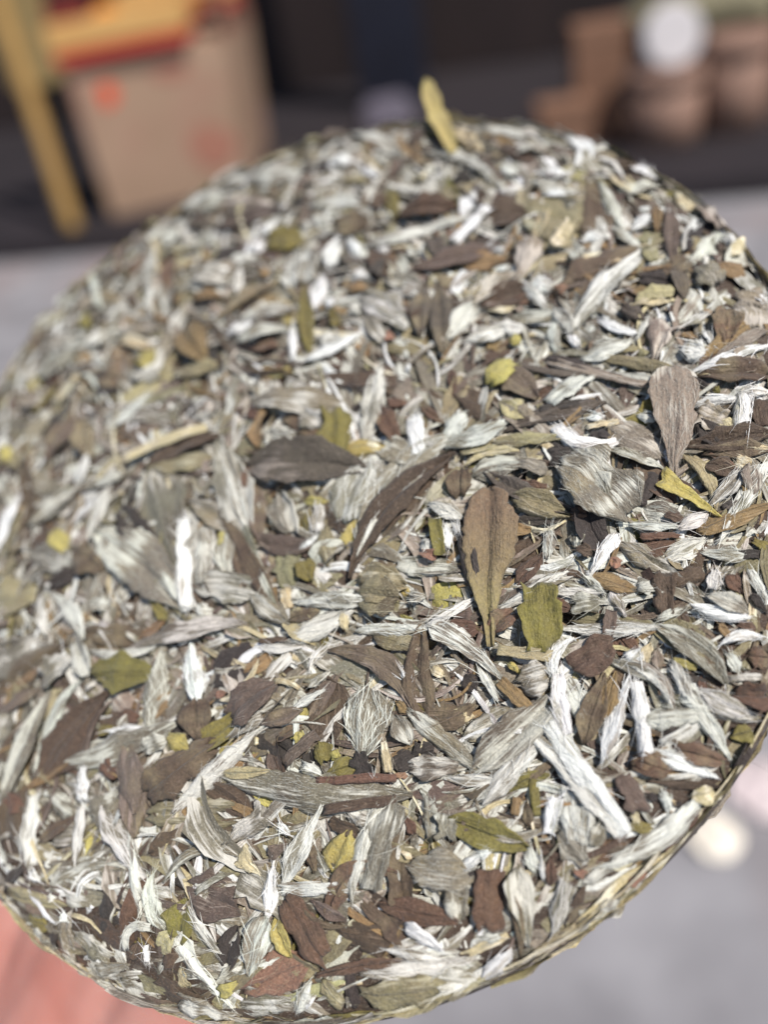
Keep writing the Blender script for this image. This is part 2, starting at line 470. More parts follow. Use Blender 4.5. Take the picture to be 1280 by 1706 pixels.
for i in range(3400):                                    # slender shreds and strands
    r = 99.0 * math.sqrt(RNG.random()); a = RNG.uniform(0, 2 * np.pi)
    c = np.array([r * math.cos(a), r * math.sin(a)])
    k = RNG.choice(list('SSSFFFQPWVBTBGF'))
    ln = RNG.uniform(7, 23); wd = RNG.uniform(.35, 1.35); an = flow(c) + RNG.normal(0, .7)
    if i % 4 == 0: ln = RNG.uniform(1.2, 4); wd = RNG.uniform(.8, 2.2)
    if r > 90: an = a + np.pi / 2 + RNG.normal(0, .35); ln = min(ln, 12)
    dv = np.array([math.cos(an), math.sin(an)]) * ln / 2
    mass.add(leaf_geo(c - dv, c + dv, RNG.normal(0, .15), wd, k, RNG.choice(list('lsb')), RNG.uniform(-1.2, .40), 11, 3, tuck=.8))
link('pressed_leaf_mass', mass.mesh('pressed_leaf_mass'), LEAF_MAT, cake)['kind'] = 'stuff'
side = Pile()
for i in range(1100):
    ph = RNG.uniform(0, 2 * np.pi); z = RNG.uniform(-CAKE_T + 1, 1.5)
    ln = RNG.uniform(7, 18); wd = RNG.uniform(1.4, 3.6)
    k = KN[RNG.choice(len(KN), p=KP)]
    if RNG.random() < .75: k = RNG.choice(['P', 'Q', 'P', 'S'])  # mostly pale kinds: the rim's sunlight is put into their colour
    tz = RNG.normal(0, 1.2)
    side.add(leaf_geo((ph * R_CAKE - ln / 2, z - tz), (ph * R_CAKE + ln / 2, z + tz), RNG.normal(0, .03), wd, k, RNG.choice(list('lesr')),
                      RNG.uniform(-.3, .35), 8, 4, tuck=.4, wall=wall_r))
for i in range(420):                                     # the pressed lip round the edge, sunlit look put into pale colours
    ph = RNG.uniform(0, 2 * np.pi); z = RNG.uniform(-2.4, .9); ln = RNG.uniform(12, 28)
    side.add(leaf_geo((ph * R_CAKE - ln / 2, z), (ph * R_CAKE + ln / 2, z + RNG.normal(0, .5)), RNG.normal(0, .01), RNG.uniform(1.0, 2.2),
                      RNG.choice(list('PQPPLPS')), 's', RNG.uniform(.1, .35), 10, 4, tuck=.5, wall=wall_r, jit=.4))
link('side_leaf_mass', side.mesh('side_leaf_mass'), LEAF_MAT, cake)['kind'] = 'stuff'

# ------------------------------------------------------------------ the leaves one can pick apart, and shadows traced as dark K leaves, tile by tile of the face
# per leaf: start, end, width (in units of the tile), kind, outline, bow
TILES = {
(0, 380): """640 600 800 640 60 P l; 720 700 850 700 100 Y k; 420 520 480 480 90 O k; 220 720 420 640 200 S e; 480 790 650 850 150 K e; 460 640 560 560 50 S l
620 420 600 520 100 S k; 680 360 740 410 60 B k; 930 160 910 330 70 R l; 820 130 790 430 70 S l; 1030 270 1220 300 110 F e; 1150 250 1220 250 60 W k
1040 380 1180 370 50 T l; 1140 170 1260 110 60 K l; 1000 560 1120 700 180 T e; 960 780 1160 740 90 L e; 900 560 960 640 100 D k; 700 130 800 80 60 V l
640 250 740 100 60 V l; 870 60 960 40 80 S e; 530 290 560 440 70 S l; 480 310 400 400 50 G l; 240 540 310 460 40 S l; 650 560 850 540 50 Q l; 700 800 860 780 90 S k""",
(300, 200): """820 560 1000 570 140 B e; 740 740 800 650 70 B k; 950 80 1220 200 160 S e; 700 100 960 90 60 V l; 380 330 640 290 90 S l; 420 270 620 190 60 P l; 660 170 810 130 70 P l
20 500 300 380 120 S l; 180 440 540 470 90 Q l; 200 580 540 490 70 V l; 440 610 530 530 60 W b; 380 690 460 660 80 W k; 470 680 660 650 100 O e; 650 720 640 880 170 S r
660 880 690 1220 70 O l; 760 850 730 1000 80 W l; 850 640 800 780 80 W l; 910 650 970 730 70 W k; 700 460 940 440 80 S l; 720 520 790 590 60 S l; 820 230 930 230 60 W k
980 110 1050 110 50 K k; 1110 380 1160 520 70 O l; 1010 460 1100 440 80 B k; 870 330 1000 330 40 G l; 980 270 1060 300 50 W k; 60 880 200 860 130 F e; 180 830 260 810 50 W k
180 750 300 680 60 K l; 310 760 400 740 60 S k; 320 800 310 930 50 S l; 430 840 480 820 60 T k; 60 560 160 560 90 D l; 80 660 200 640 90 S e; 200 1060 500 870 60 G l
380 1060 600 1010 90 S l; 270 1140 380 1090 60 W l; 390 1100 530 1080 70 B l; 330 1190 570 1140 90 F l; 380 1230 520 1220 80 R l; 800 1080 860 1060 90 O k; 780 990 830 990 50 W k
760 1160 850 1180 100 S e; 700 1290 950 1160 60 W l; 600 1130 610 1280 40 W l; 1010 680 1270 590 40 S l; 900 900 1000 900 60 T k; 940 840 1000 840 60 W k; 1170 900 1280 920 100 S e
930 1000 960 1040 70 S k; 1150 1060 1220 1120 90 S e; 1220 1030 1280 1070 80 B k; 1100 1160 1150 1170 50 C k; 1000 1060 1090 1180 90 F e""",
(600, 180): """880 560 1180 620 260 G e; 650 560 870 560 150 B l; 220 580 500 530 100 R l; 480 420 600 400 100 K e; 640 440 680 480 40 K k; 300 130 310 260 100 B l; 660 140 880 180 110 S e
840 240 1060 250 110 S l; 900 160 1080 170 50 D l -.1; 530 160 640 230 100 P e; 640 270 760 400 70 B l; 770 310 850 350 80 S k; 930 400 1130 480 90 S e; 980 360 1120 360 50 W l
1110 140 1100 360 90 W l -.25; 1000 470 1140 460 40 W l; 370 260 720 430 80 S l -.12; 750 450 870 430 50 S l; 620 440 550 570 60 W l; 680 540 510 740 60 W s; 540 600 90 740 50 S l
1030 700 1110 740 140 P k; 1010 530 920 720 50 P l; 280 880 700 760 80 V l; 560 850 760 810 70 T l; 840 680 860 780 60 T l; 660 1060 900 970 110 B l; 900 700 830 920 120 Q b -.1
820 900 620 1060 60 Q l; 830 1020 900 1040 60 R k; 730 770 760 780 50 W k; 350 950 340 1200 90 D l; 420 950 430 1290 110 D l; 880 940 1000 1080 60 S l; 940 940 1010 960 70 W k
1040 1090 1130 1190 70 S l; 700 1090 820 1080 50 P l; 20 1000 260 1150 160 S e; 130 920 320 960 100 F e; 570 1250 800 1190 80 S l; 620 1040 480 1230 90 S l; 700 1200 870 1190 70 S k
800 1250 860 1260 50 Y k; 110 770 150 770 40 W k; 260 780 300 790 50 S k; 400 700 440 830 90 D k; 50 860 130 880 90 D k; 505 265 372 -35 300 Z z""",
(880, 200): """180 930 580 740 210 B e; 330 310 355 630 195 B l; 420 240 660 300 130 B l; 380 340 480 560 90 S l; 450 580 590 700 70 S l; 300 650 400 640 50 W l -.2; 620 680 680 760 90 G e
590 720 260 1120 110 S l; 520 380 700 390 110 S e; 570 240 720 290 80 W b; 750 460 760 770 80 V l; 850 700 920 560 60 K l; 900 550 820 690 50 W l; 680 470 680 590 50 T l; 560 590 640 510 60 W l
860 330 1020 440 90 P l; 900 480 1100 560 130 Q e; 1040 600 860 780 70 S l; 1090 640 1180 620 50 K k; 1080 560 1230 640 70 W l; 1120 640 1220 660 50 O l; 1060 730 1180 720 100 P e
1190 820 1280 800 110 L e; 900 800 1010 880 120 F e; 790 800 830 950 90 D l; 600 850 750 860 80 K l; 500 1000 620 1070 80 D e; 560 995 740 985 40 P l; 580 960 770 940 60 L r; 960 770 1180 880 80 T l
1100 940 1280 1030 140 Q e; 1180 990 1280 1000 60 W l; 40 860 110 920 80 W k; 0 900 100 1020 60 S l; 230 720 280 760 80 S k; 140 900 220 900 70 C k; 740 310 840 340 50 Q l; 520 200 580 220 50 T k
340 170 440 190 80 S l""",
(0, 620): """170 380 400 170 120 K l; 250 470 420 250 90 V l; 440 250 480 440 100 G l; 520 10 660 60 120 B e; 980 130 1040 230 80 K k; 180 200 290 100 70 O l; 310 150 430 20 40 P s
650 330 840 290 100 V e; 620 280 800 120 60 S l; 430 600 480 450 50 S l; 140 470 180 740 60 B l; 0 560 60 700 120 F k; 0 470 80 440 80 Y k; 170 800 400 620 120 F l; 100 680 0 950 70 W l
280 860 360 950 100 Y k; 170 960 390 1040 140 F e; 420 950 560 1060 140 B e; 240 1150 420 1080 80 K l; 480 630 690 550 40 F l; 600 620 480 880 60 S l; 650 740 830 930 160 K e
830 560 970 1120 240 F b; 540 880 980 1230 250 F l -.05; 860 1060 985 1240 50 S l; 800 510 1110 470 120 G l; 790 510 1140 365 70 B l; 690 490 1120 320 50 P s; 1000 800 1010 1260 60 W s; 1090 830 1060 1150 120 S r""",
(300, 650): """400 60 860 70 120 F l; 1080 120 1150 260 90 R e; 940 60 980 110 60 K k; 1040 0 980 270 90 S l; 1270 70 1190 240 20 F s; 1250 150 1260 340 60 W s; 650 130 740 200 110 F k
470 230 620 330 160 S e; 440 330 660 370 60 S l; 560 170 700 300 100 B l -.2; 660 280 780 290 70 K k; 470 110 420 300 60 T l .1; 360 110 420 150 60 R k; 820 100 830 340 150 O r; 900 310 1080 310 70 Y l
1000 380 850 700 200 S e; 540 560 620 760 150 F e; 400 420 960 440 210 D l -.05; 680 600 800 600 40 Y l; 690 640 670 760 100 O k; 750 620 730 760 60 S s; 780 740 790 930 90 G l
580 880 590 1050 120 G r; 565 1060 580 1170 50 P s; 680 900 700 1020 100 O k; 390 420 440 780 100 V l; 420 770 740 790 100 V l .15; 640 860 740 780 30 W l; 370 420 350 560 25 R s
60 600 300 760 120 F l; 30 700 60 1180 60 W s; 120 740 110 960 120 S r; 250 780 260 1000 90 S l; 310 860 360 1040 70 B l; 230 770 230 850 30 Y s; 100 1040 400 1080 170 F e
400 1100 580 1240 120 F l; 620 1130 1000 1130 80 S l; 590 1230 740 1190 70 B l; 230 300 370 740 190 F l; 190 610 540 1190 90 B l; 240 280 370 720 70 S l; 350 740 520 1150 40 F s""",
(600, 600): """1080 520 1280 860 260 F l; 200 1090 520 1100 130 F e; 0 1200 240 1200 200 G e; 0 560 110 680 180 S e; 120 470 280 520 130 F e; 110 260 200 420 100 R e; 150 220 260 240 60 R k; 320 250 450 330 50 R l
0 460 110 470 60 P l; 110 40 40 380 100 S l; 500 170 780 330 150 B l; 490 60 500 190 50 R l; 760 230 880 310 110 L l; 830 10 680 140 110 Y k; 760 60 940 200 150 V l; 1230 80 1010 240 90 S s
840 20 1280 60 40 D s .1; 330 200 230 400 25 F s .2; 310 300 310 510 60 W s; 340 400 420 470 50 S l; 560 290 470 420 90 S l; 620 620 860 560 120 F l -.1; 830 540 1000 590 80 Q k
700 610 1140 800 100 D l .05; 850 660 1000 680 30 R s; 820 740 1100 830 120 G l; 800 870 1060 860 50 K l; 890 890 1100 860 12 P s .2; 1020 900 1000 1060 70 S k; 810 920 910 920 60 T k; 980 1040 850 1190 90 R l
1130 830 1210 830 80 R k; 1150 930 1150 1000 90 F k; 1160 1010 1240 1040 70 B k; 1000 490 1130 530 110 K k; 550 500 720 470 60 L l; 570 570 830 490 50 P l -.15; 730 440 1100 420 70 L l
960 280 1200 230 40 K s; 800 380 1280 240 90 D l -.03; 550 590 540 740 130 B e; 430 450 0 1000 170 S l .08; 760 350 430 440 80 S l -.1; 380 780 540 850 90 S l; 340 640 20 1040 80 K l .1
400 850 440 1050 60 O s; 460 890 480 1000 50 W l; 510 880 530 930 40 W k; 380 960 350 1030 60 S k; 330 1030 410 1060 50 C k; 560 880 620 1240 90 K l; 490 550 0 1135 135 B l .12; 690 690 695 1530 250 M m""",
(880, 500): """200 870 520 1150 300 F e; 620 1100 820 1150 160 F e; 640 910 560 1100 150 K r; 1050 50 1060 230 150 R l; 1150 20 1200 160 200 Q e; 300 310 540 230 90 S l; 160 80 230 160 50 S l; 220 190 270 250 60 W k
130 90 150 260 60 S l; 720 130 680 310 180 Q t; 390 110 600 170 60 W l .1; 640 100 590 200 40 S l; 830 150 950 80 50 S l; 820 270 950 290 90 S k; 810 190 900 190 40 T k; 940 170 980 240 40 W l
900 600 1060 660 120 Q r; 1010 640 1090 700 80 P k; 1220 540 1250 680 100 B r; 890 560 1110 530 50 W l; 1280 490 1140 500 60 S l; 1290 400 900 410 120 B l; 1280 120 900 330 70 T l; 1290 190 980 320 60 Q l
1290 300 870 380 60 W l; 990 480 1020 500 40 O k; 100 310 500 420 40 K s; 100 330 640 450 45 Q s .03; 680 370 1000 470 40 K l; 400 320 780 370 50 G l; 800 360 900 430 60 F l
430 660 720 840 200 Q e; 310 690 480 660 30 P s; 320 640 400 630 40 W l; 330 720 440 730 40 K s; 590 620 680 640 60 S l; 420 800 700 900 60 F l; 150 690 470 770 70 W s .2
880 600 1000 780 120 K l; 830 790 1280 720 120 B l; 960 830 1280 820 90 B l; 1170 800 1280 800 40 P l; 1150 520 1130 720 90 W s; 950 880 1120 930 100 B e; 1100 870 1180 900 70 P k; 980 830 1120 920 30 C l
820 830 980 1110 80 L l -.15; 1150 930 970 1100 100 S b; 1180 880 1180 1040 120 Q l; 930 1240 1280 1100 120 T l; 1260 900 1040 1270 90 S l; 550 1210 790 1220 50 S l; 810 1230 940 1150 80 S l; 600 1270 800 1265 40 R r
730 1150 820 1190 60 B k; 1040 1130 1120 1080 70 D k; 1150 980 1160 1050 40 T k; 720 985 1010 1170 100 Y t; 770 370 778 960 235 Q m""",
(0, 950): """0 420 240 420 160 F e; 440 330 800 360 140 B e; 1120 500 1280 560 200 K e; 800 1200 1140 930 180 B e; 480 170 570 190 70 S k; 530 290 590 300 40 W k; 740 370 880 270 60 T l; 820 170 900 260 60 O k
-60 170 180 130 170 L e; 220 150 250 340 70 S l; 270 130 440 340 100 S l -.1; 400 350 470 550 110 F e; 240 600 400 470 120 F e; 500 560 820 560 180 O e; 640 770 740 790 80 R k; 560 1000 620 1100 100 R k
0 640 330 400 150 B l; 0 660 300 470 45 T l; 210 640 0 760 60 V l; 60 760 20 900 80 F l; 260 680 30 1200 120 F l; 390 640 210 1080 80 S l .1; 40 1200 130 1280 100 R k; 560 680 220 1100 190 B l; 310 850 270 960 60 R l
370 1020 130 1170 50 T l; 900 830 370 1020 130 F l -.05; 600 860 780 860 60 W l; 860 460 800 830 110 S l; 510 430 830 400 50 S l .1; 720 420 1280 280 90 F l -.05; 1020 390 1060 700 90 W l; 1060 690 1060 890 160 B l
900 890 1030 950 100 Y k; 680 950 720 1280 150 V l; 780 960 900 900 80 F k; 450 1050 460 1220 60 W r""",
(300, 1000): """180 460 380 260 190 K e; 280 640 500 450 200 V e; 760 400 800 760 260 B e; 400 690 600 850 190 K e; 430 660 640 590 90 V l; 0 870 200 750 120 B l; 130 980 380 1120 160 B e; 270 1080 380 1130 60 T k
420 250 640 250 60 S l; 700 380 830 250 40 S l -.2; 620 570 760 480 40 S l; 690 460 800 390 50 F l; 500 440 640 480 25 P s -.1; 580 220 900 60 110 S l; 880 80 890 170 40 P k; 430 220 580 210 30 B s; 580 110 740 90 60 B l
1040 190 1250 260 90 G l; 1190 360 1230 470 40 W l; 1160 540 1210 600 60 T k; 1150 620 1230 760 100 F l; 1130 880 1250 820 100 K k; 200 510 250 500 40 C k; 210 520 410 330 45 P l .25
650 700 640 770 60 Y k; 750 760 780 860 110 O k; 820 800 840 850 70 Y k; 800 920 940 880 110 O l; 560 880 740 720 60 V s; 660 880 760 930 70 S k; 950 830 1010 960 90 K r; 1090 760 1120 920 40 P s; 1040 920 1050 960 25 W k
820 290 1220 560 130 V l -.2; 1010 480 980 830 230 S e; 420 600 270 720 100 S b; 400 720 0 1100 85 S l; 780 1110 1160 1060 50 B s; 740 965 1160 970 40 R s; 250 930 1170 1030 190 F l .05; 250 920 490 920 60 L l""",
(600, 950): """0 150 230 150 220 G e; 560 900 820 750 180 F e; 850 620 1030 560 150 F e; 270 1050 500 1060 130 F e; 270 1000 400 960 120 K e; 160 1100 250 1090 50 C k; 500 230 630 230 100 V k; 480 310 640 320 80 R k
700 330 820 230 110 R e; 150 370 300 380 70 G k; 270 140 340 140 60 S k; 0 320 380 310 60 S l; 380 290 610 160 50 S l; 560 560 620 640 120 K k; 340 320 380 830 160 B l .1; 350 780 600 720 150 B l .1; 390 520 450 560 50 P k
270 760 620 1080 110 F l; 1050 680 620 1060 190 F l; 470 1110 730 1130 60 S l; 950 910 680 1230 110 S l; 750 590 910 760 60 T s; 640 520 730 690 40 S l; 390 310 740 560 110 S b -.05; 740 430 1030 470 60 L s; 790 500 860 550 40 Y k
950 80 985 420 185 O r; 1090 20 760 200 60 S l; 1100 600 1200 760 110 S r; 1140 380 1060 600 70 W l .25; 1060 560 1110 880 80 W s .05""",
(880, 900): """860 450 1000 540 100 V e; 780 470 900 520 80 R l; 900 570 1080 700 100 B l; 1100 850 1280 840 150 R e; 1180 620 1280 650 140 R e; 1060 600 1130 700 80 S l; 770 1110 1060 1190 110 R e; 560 1170 750 1240 120 R e
610 40 790 30 80 R r; 720 110 930 0 100 S l; 430 110 500 130 60 C k; 480 20 760 170 120 F l; 930 60 1190 70 70 S l .1; 1000 170 990 270 70 S r; 1060 190 1120 290 90 R k; 970 100 1280 90 40 K s; 1180 280 1280 420 50 K l; 1170 150 1270 350 60 S l; 1210 0 1280 60 70 O k
330 190 560 280 90 T l; 100 320 230 380 80 R e; 240 350 380 330 90 F r; 580 250 710 240 90 F r; 300 200 400 280 50 S l; 450 270 520 400 80 S b; 130 280 390 280 50 S l; 770 220 930 180 90 B r; 720 180 730 400 100 B r; 470 -20 330 170 80 W b
1030 560 1240 550 60 W l -.15; 1070 740 1240 740 40 F s; 1020 450 1060 520 50 T k; 1120 450 1220 480 60 R k; 770 640 900 680 40 Y s; 240 690 470 560 210 B k; 400 730 300 1060 130 B l; 470 720 400 960 100 T l; 170 470 680 460 70 S l; 690 420 870 360 40 F l; 960 300 1160 390 80 F l; 880 350 1160 420 70 W l .05
450 380 430 520 60 V s; 680 580 700 720 70 V e; 540 660 610 580 100 W b; 600 680 660 560 80 P l; 680 450 1060 760 130 F l -.08; 1080 1060 1270 1060 100 O l; 1220 1100 1160 1250 60 K l; 940 890 1270 960 60 F l; 900 800 1280 1000 110 S l .05
780 660 870 860 70 S l; 820 780 920 900 60 S l; 430 640 700 740 60 F l; 480 660 750 900 70 S l -.2; 640 1130 1000 1250 80 W l; 540 750 400 1160 80 W l; 570 760 640 1150 90 W s; 650 970 880 930 110 S r; 720 1040 800 1000 60 K k; 700 1080 860 990 30 S s; 800 740 1090 1170 120 S b""",
(0, 1300): """790 190 1230 200 220 G e; 1000 560 1270 700 260 V e; 820 380 1250 200 140 B b; 570 540 590 830 170 K r; 90 60 60 310 140 B r; 250 60 400 190 130 F e; 220 320 400 190 60 B l; 860 1060 1080 1260 130 B r; 1260 780 1200 1030 120 K l
290 570 640 490 150 F b -.1; 40 620 320 700 240 L e; 190 60 145 460 90 S r; 440 150 390 440 60 S l; 460 0 450 110 60 W s; 560 170 760 500 110 S l; 820 520 890 780 100 S l .15; 700 300 740 700 70 S l; 700 -150 715 280 150 V l
990 640 960 850 150 O e; 850 900 930 820 120 L k; 380 700 400 1000 70 F l .1; 470 830 640 930 130 F e; 520 1000 740 980 80 F l; 750 860 750 950 70 B r; 680 900 820 780 40 S s -.3; 790 870 800 960 25 W s; 340 980 640 1120 60 F l .1
650 1060 860 1210 90 F l; 700 1130 1000 1260 50 V l; 880 1000 960 900 80 B k; 960 1000 1040 1100 90 L k; 170 740 300 780 80 O k; 150 860 290 900 90 F e; 300 900 330 780 40 K l; 180 480 230 530 50 W k; 350 700 370 740 40 W k; 0 640 40 660 40 P k
40 600 150 440 50 K l; 1060 590 1210 490 30 F s; 900 530 1250 420 60 F l -.2; 990 1150 1270 1250 150 F t; 1030 680 1180 900 60 S l; 940 840 1270 1220 220 S t; 1230 1100 1280 1060 90 Y k""",
(400, 1300): """660 1130 1180 1170 240 G e; 900 460 1240 480 260 F e; 500 800 850 870 170 B e; 570 1020 600 1230 80 K r; 430 1070 560 1200 120 G e; 0 1200 330 1200 110 F l; 440 1260 720 1270 50 O l; 380 1070 310 1250 70 S l
1010 80 1040 300 80 F r; 1110 180 1110 320 90 F r; 1150 550 1170 750 160 F k; 1110 580 1280 490 40 K l; 1200 470 1290 390 70 W b; 880 200 930 290 60 R k; 590 170 690 230 80 S r; 480 230 640 300 80 B k; 370 310 400 480 70 B l; 420 380 460 480 60 F l
160 400 260 340 90 V k; 220 230 270 290 40 W k; 140 190 -60 330 120 F t; 10 400 110 500 120 P t; 360 960 60 1090 220 C e; 250 620 460 950 190 R e; 200 740 270 930 100 Y l; 400 1040 940 950 70 R l -.05; 780 900 1100 930 60 S l
640 1030 1280 960 90 S l; 1000 1030 1280 1100 110 S l; 770 660 1140 740 130 R l; 820 510 500 740 140 R l .25; 270 610 560 760 60 B l .15; 400 640 560 740 60 V l; 590 270 500 500 170 Y k; 820 100 700 560 150 F r; 750 130 620 610 90 S l .05
230 580 640 575 75 S r; 440 150 240 530 80 S l; 150 720 60 1050 150 S b; 190 440 150 720 70 W l; 890 750 1090 890 100 W b""",
(800, 1250): """50 630 60 970 150 R r; 810 80 1060 90 120 R e; 760 140 860 330 110 V r; 880 240 960 260 40 K k; 1030 300 1090 300 40 K k; 890 170 1280 180 50 B l; 760 410 930 410 60 O k; 820 330 830 400 40 P k; 980 220 1010 340 70 S b; 860 180 930 400 30 F s .15
1130 250 1280 240 90 P l; 870 0 1270 140 80 W l; 250 280 260 400 70 B l; 200 250 190 350 50 T s; 150 230 360 140 80 O l -.1; 290 150 310 350 50 O s; 480 200 520 480 110 S r; 580 250 560 500 90 S l; 650 380 590 500 80 F l; 410 260 360 440 80 W r
430 430 560 600 160 F k; 500 640 570 650 50 C k; 300 0 0 260 100 S l; 0 270 310 410 60 F l .3; -140 380 240 500 170 O l; 270 520 290 640 60 S l; 330 560 340 680 30 W l; 380 560 370 720 70 R l; 470 700 400 1040 140 S t; 210 620 270 1080 190 F b; 110 680 210 1100 60 B l -.1
340 1100 560 940 40 K l; 500 850 570 720 60 B k; 560 700 700 640 70 F k; 790 720 890 660 70 C k; 590 900 780 790 60 F l; 300 1130 560 980 40 G s; 540 1000 1000 620 40 P s -.05; 1000 560 1270 390 60 R l; 620 640 1280 300 130 S l .05
0 1000 130 990 60 S l; 180 1060 0 1240 80 W l; 0 560 60 540 60 W k; 290 -80 740 430 80 S s; 370 -150 790 420 105 W s""",
}
HERO = []
for key, txt in TILES.items():
    ox, oy = key
    rows = [q.split() for q in txt.replace('\n', ';').split(';') if q.strip()]
    for i, q in enumerate(rows):
        x0, y0, x1, y1, wpx = [float(v) for v in q[:5]]
        bend = float(q[7]) if len(q) > 7 else 0.0
        HERO.append((ox + x0 / 3.2, oy + y0 / 3.2, ox + x1 / 3.2, oy + y1 / 3.2, wpx / 3.2, q[5], q[6], bend, i / max(1, len(rows))))
NAME = lambda k, sh: 'stem' if sh == 's' else 'leaf_flake' if sh == 'k' else 'bud' if k in 'SW' else 'leaf'
hairs_from = []
for (x0, y0, x1, y1, wpx, k, sh, bend, rank) in HERO:
    p0, p1 = pix_local(x0, y0), pix_local(x1, y1)
    mx_, my_ = (x0 + x1) / 2, (y0 + y1) / 2
    dx, dy = x1 - x0, y1 - y0; L_ = math.hypot(dx, dy)
    a_ = pix_flat(mx_ - dy / L_ * wpx / 2, my_ + dx / L_ * wpx / 2); b_ = pix_flat(mx_ + dy / L_ * wpx / 2, my_ - dx / L_ * wpx / 2)
    ax = (p1 - p0) / (np.linalg.norm(p1 - p0) + 1e-9)
    wv = b_ - a_; wd = abs(wv[0] * -ax[1] + wv[1] * ax[0])
    # keep it on the cake
    for p in (p0, p1):
        r = np.hypot(*p)
        lim = 99.3 - .25 * wd
        if r > 95: wd = min(wd, 4.0)
        if r > lim and not (k == 'Z'): p *= lim / r
    ln = np.linalg.norm(p1 - p0)
    if ln < 1.0 or wd < .2: continue
    if sh in 'lbt' and max(np.hypot(*p0), np.hypot(*p1)) < 92:      # ends run on under the neighbours
        ex = (p1 - p0) * .07; p0 = p0 - ex; p1 = p1 + ex
    big = min(1.0, wd / 9)
    h0 = .12 + .90 * rank + RNG.uniform(0, .35) - .12 * big
    if k == 'K': h0 -= .35
    if sh == 's': h0 += .25
    if max(np.hypot(*p0), np.hypot(*p1)) > 95 and k != 'Z': h0 = min(h0, .35)
    nu = int(np.clip(ln / .9, 10, 32)); nv = int(np.clip(wd / .5, 7, 15))
    lift = 0.0
    if k == 'Z': lift = 3.0
    if k == 'B' and wd > 4 and ln > 20 and sh == 'l': h0 += .35
    g = leaf_geo(p0, p1, -bend, wd * 1.06, k, sh, h0, nu, nv, tuck=.38, lift1=lift)
    if g[5].mean() > .12: hairs_from.append((g, nu, nv, k))
    g = solidify(*g, nu, nv, .16)
    link(NAME(k, sh), leaf_mesh(NAME(k, sh), *g), LEAF_MAT, cake)

# fine down standing on the silver leaves
def ribbon(P, wdt, nrm):
    t = np.gradient(P, axis=0); s = np.cross(nrm, t); s /= np.linalg.norm(s, axis=1, keepdims=True) + 1e-9
    tp = np.sin(np.pi * np.linspace(.08, .97, len(P)))[:, None]
    V = np.stack([P - s * wdt / 2 * tp, P + s * wdt / 2 * tp], 1).reshape(-1, 3)
    i = np.arange(len(P) - 1) * 2
    return V, np.stack([i, i + 2, i + 3, i + 1], -1)
down = Pile()
for g, nu, nv, k in hairs_from:
    G = g[0].reshape(nu, nv, 3); fc = g[4].reshape(nu, nv, 3)
    A = np.linalg.norm(G[0, nv // 2] - G[-1, nv // 2]) * np.linalg.norm(G[nu // 2, 0] - G[nu // 2, -1])
    for _ in range(int(min(110, 10 + A * 1.0) * (1 if k in 'SWFQP' else .35))):
        i = RNG.integers(0, nu - 1); j = RNG.integers(0, nv - 1)
        p = G[i, j] + (G[i, j + 1] - G[i, j]) * RNG.random()
        t = G[i + 1, j] - G[i, j]; t /= np.linalg.norm(t) + 1e-9
        q = G[i, j + 1] - G[i, j]; nrm = np.cross(t, q); nrm /= np.linalg.norm(nrm) + 1e-9
        if nrm[2] < 0: nrm = -nrm
        q = np.cross(nrm, t)
        an = RNG.normal(0, .28); L_ = RNG.uniform(1.5, 6.0) * (1 if k in 'SW' else .6)
        if RNG.random() < .05: L_ = RNG.uniform(6, 12); an = RNG.normal(0, .5)      # strands that cross on to the neighbours
        dd = t * math.cos(an) + q * math.sin(an)
        u = np.linspace(-.5, .5, 5)[:, None]
        cv = RNG.normal(0, .22)
        P = p + dd * u * L_ + np.cross(nrm, dd) * (u ** 2) * L_ * cv + nrm * (.08 + .22 * RNG.random() * (1 - 4 * u ** 2))
        V, Fc = ribbon(P, RNG.uniform(.05, .13) * (1 if k in 'SW' else .62), np.tile(nrm, (5, 1)))
        n = len(V)
        c = np.tile(np.clip(fc[i, j] * (RNG.uniform(.75, 1.08) if k in 'SW' else RNG.uniform(.55, .95)), 0, .85), (n, 1))
        down.add((V, Fc, np.zeros((n, 2)), c, c, np.ones(n), np.full(n, .9)))
link('leaf_down', down.mesh('leaf_down'), LEAF_MAT, cake)['kind'] = 'stuff'

# ------------------------------------------------------------------ the hand under the cake
def capsule(bm, a, b, ra, rb, flat=1.0, seg=14):
    a, b = Vector(a), Vector(b); d = b - a; ln = d.length
    q = d.to_track_quat('Z', 'Y').to_matrix()
    prof = []
    for i in range(5): t = math.pi / 2 * (i / 5); prof.append((-ra * math.cos(t), ra * math.sin(t)))
    prof.append((0, ra)); prof.append((ln * .5, (ra + rb) / 2)); prof.append((ln, rb))
    for i in range(1, 6): t = math.pi / 2 * (i / 5); prof.append((ln + rb * math.sin(t), rb * math.cos(t)))
    rings = []
    for z, r in prof:
        r = max(r, .05)
        rings.append([bm.verts.new(a + q @ Vector((r * math.cos(2 * math.pi * k / seg), r * math.sin(2 * math.pi * k / seg), z))) for k in range(seg)])
    for r0, r1 in zip(rings, rings[1:]):
        for k in range(seg): bm.faces.new((r0[k], r0[(k + 1) % seg], r1[(k + 1) % seg], r1[k]))
    bm.faces.new(rings[0][::-1]); bm.faces.new(rings[-1])

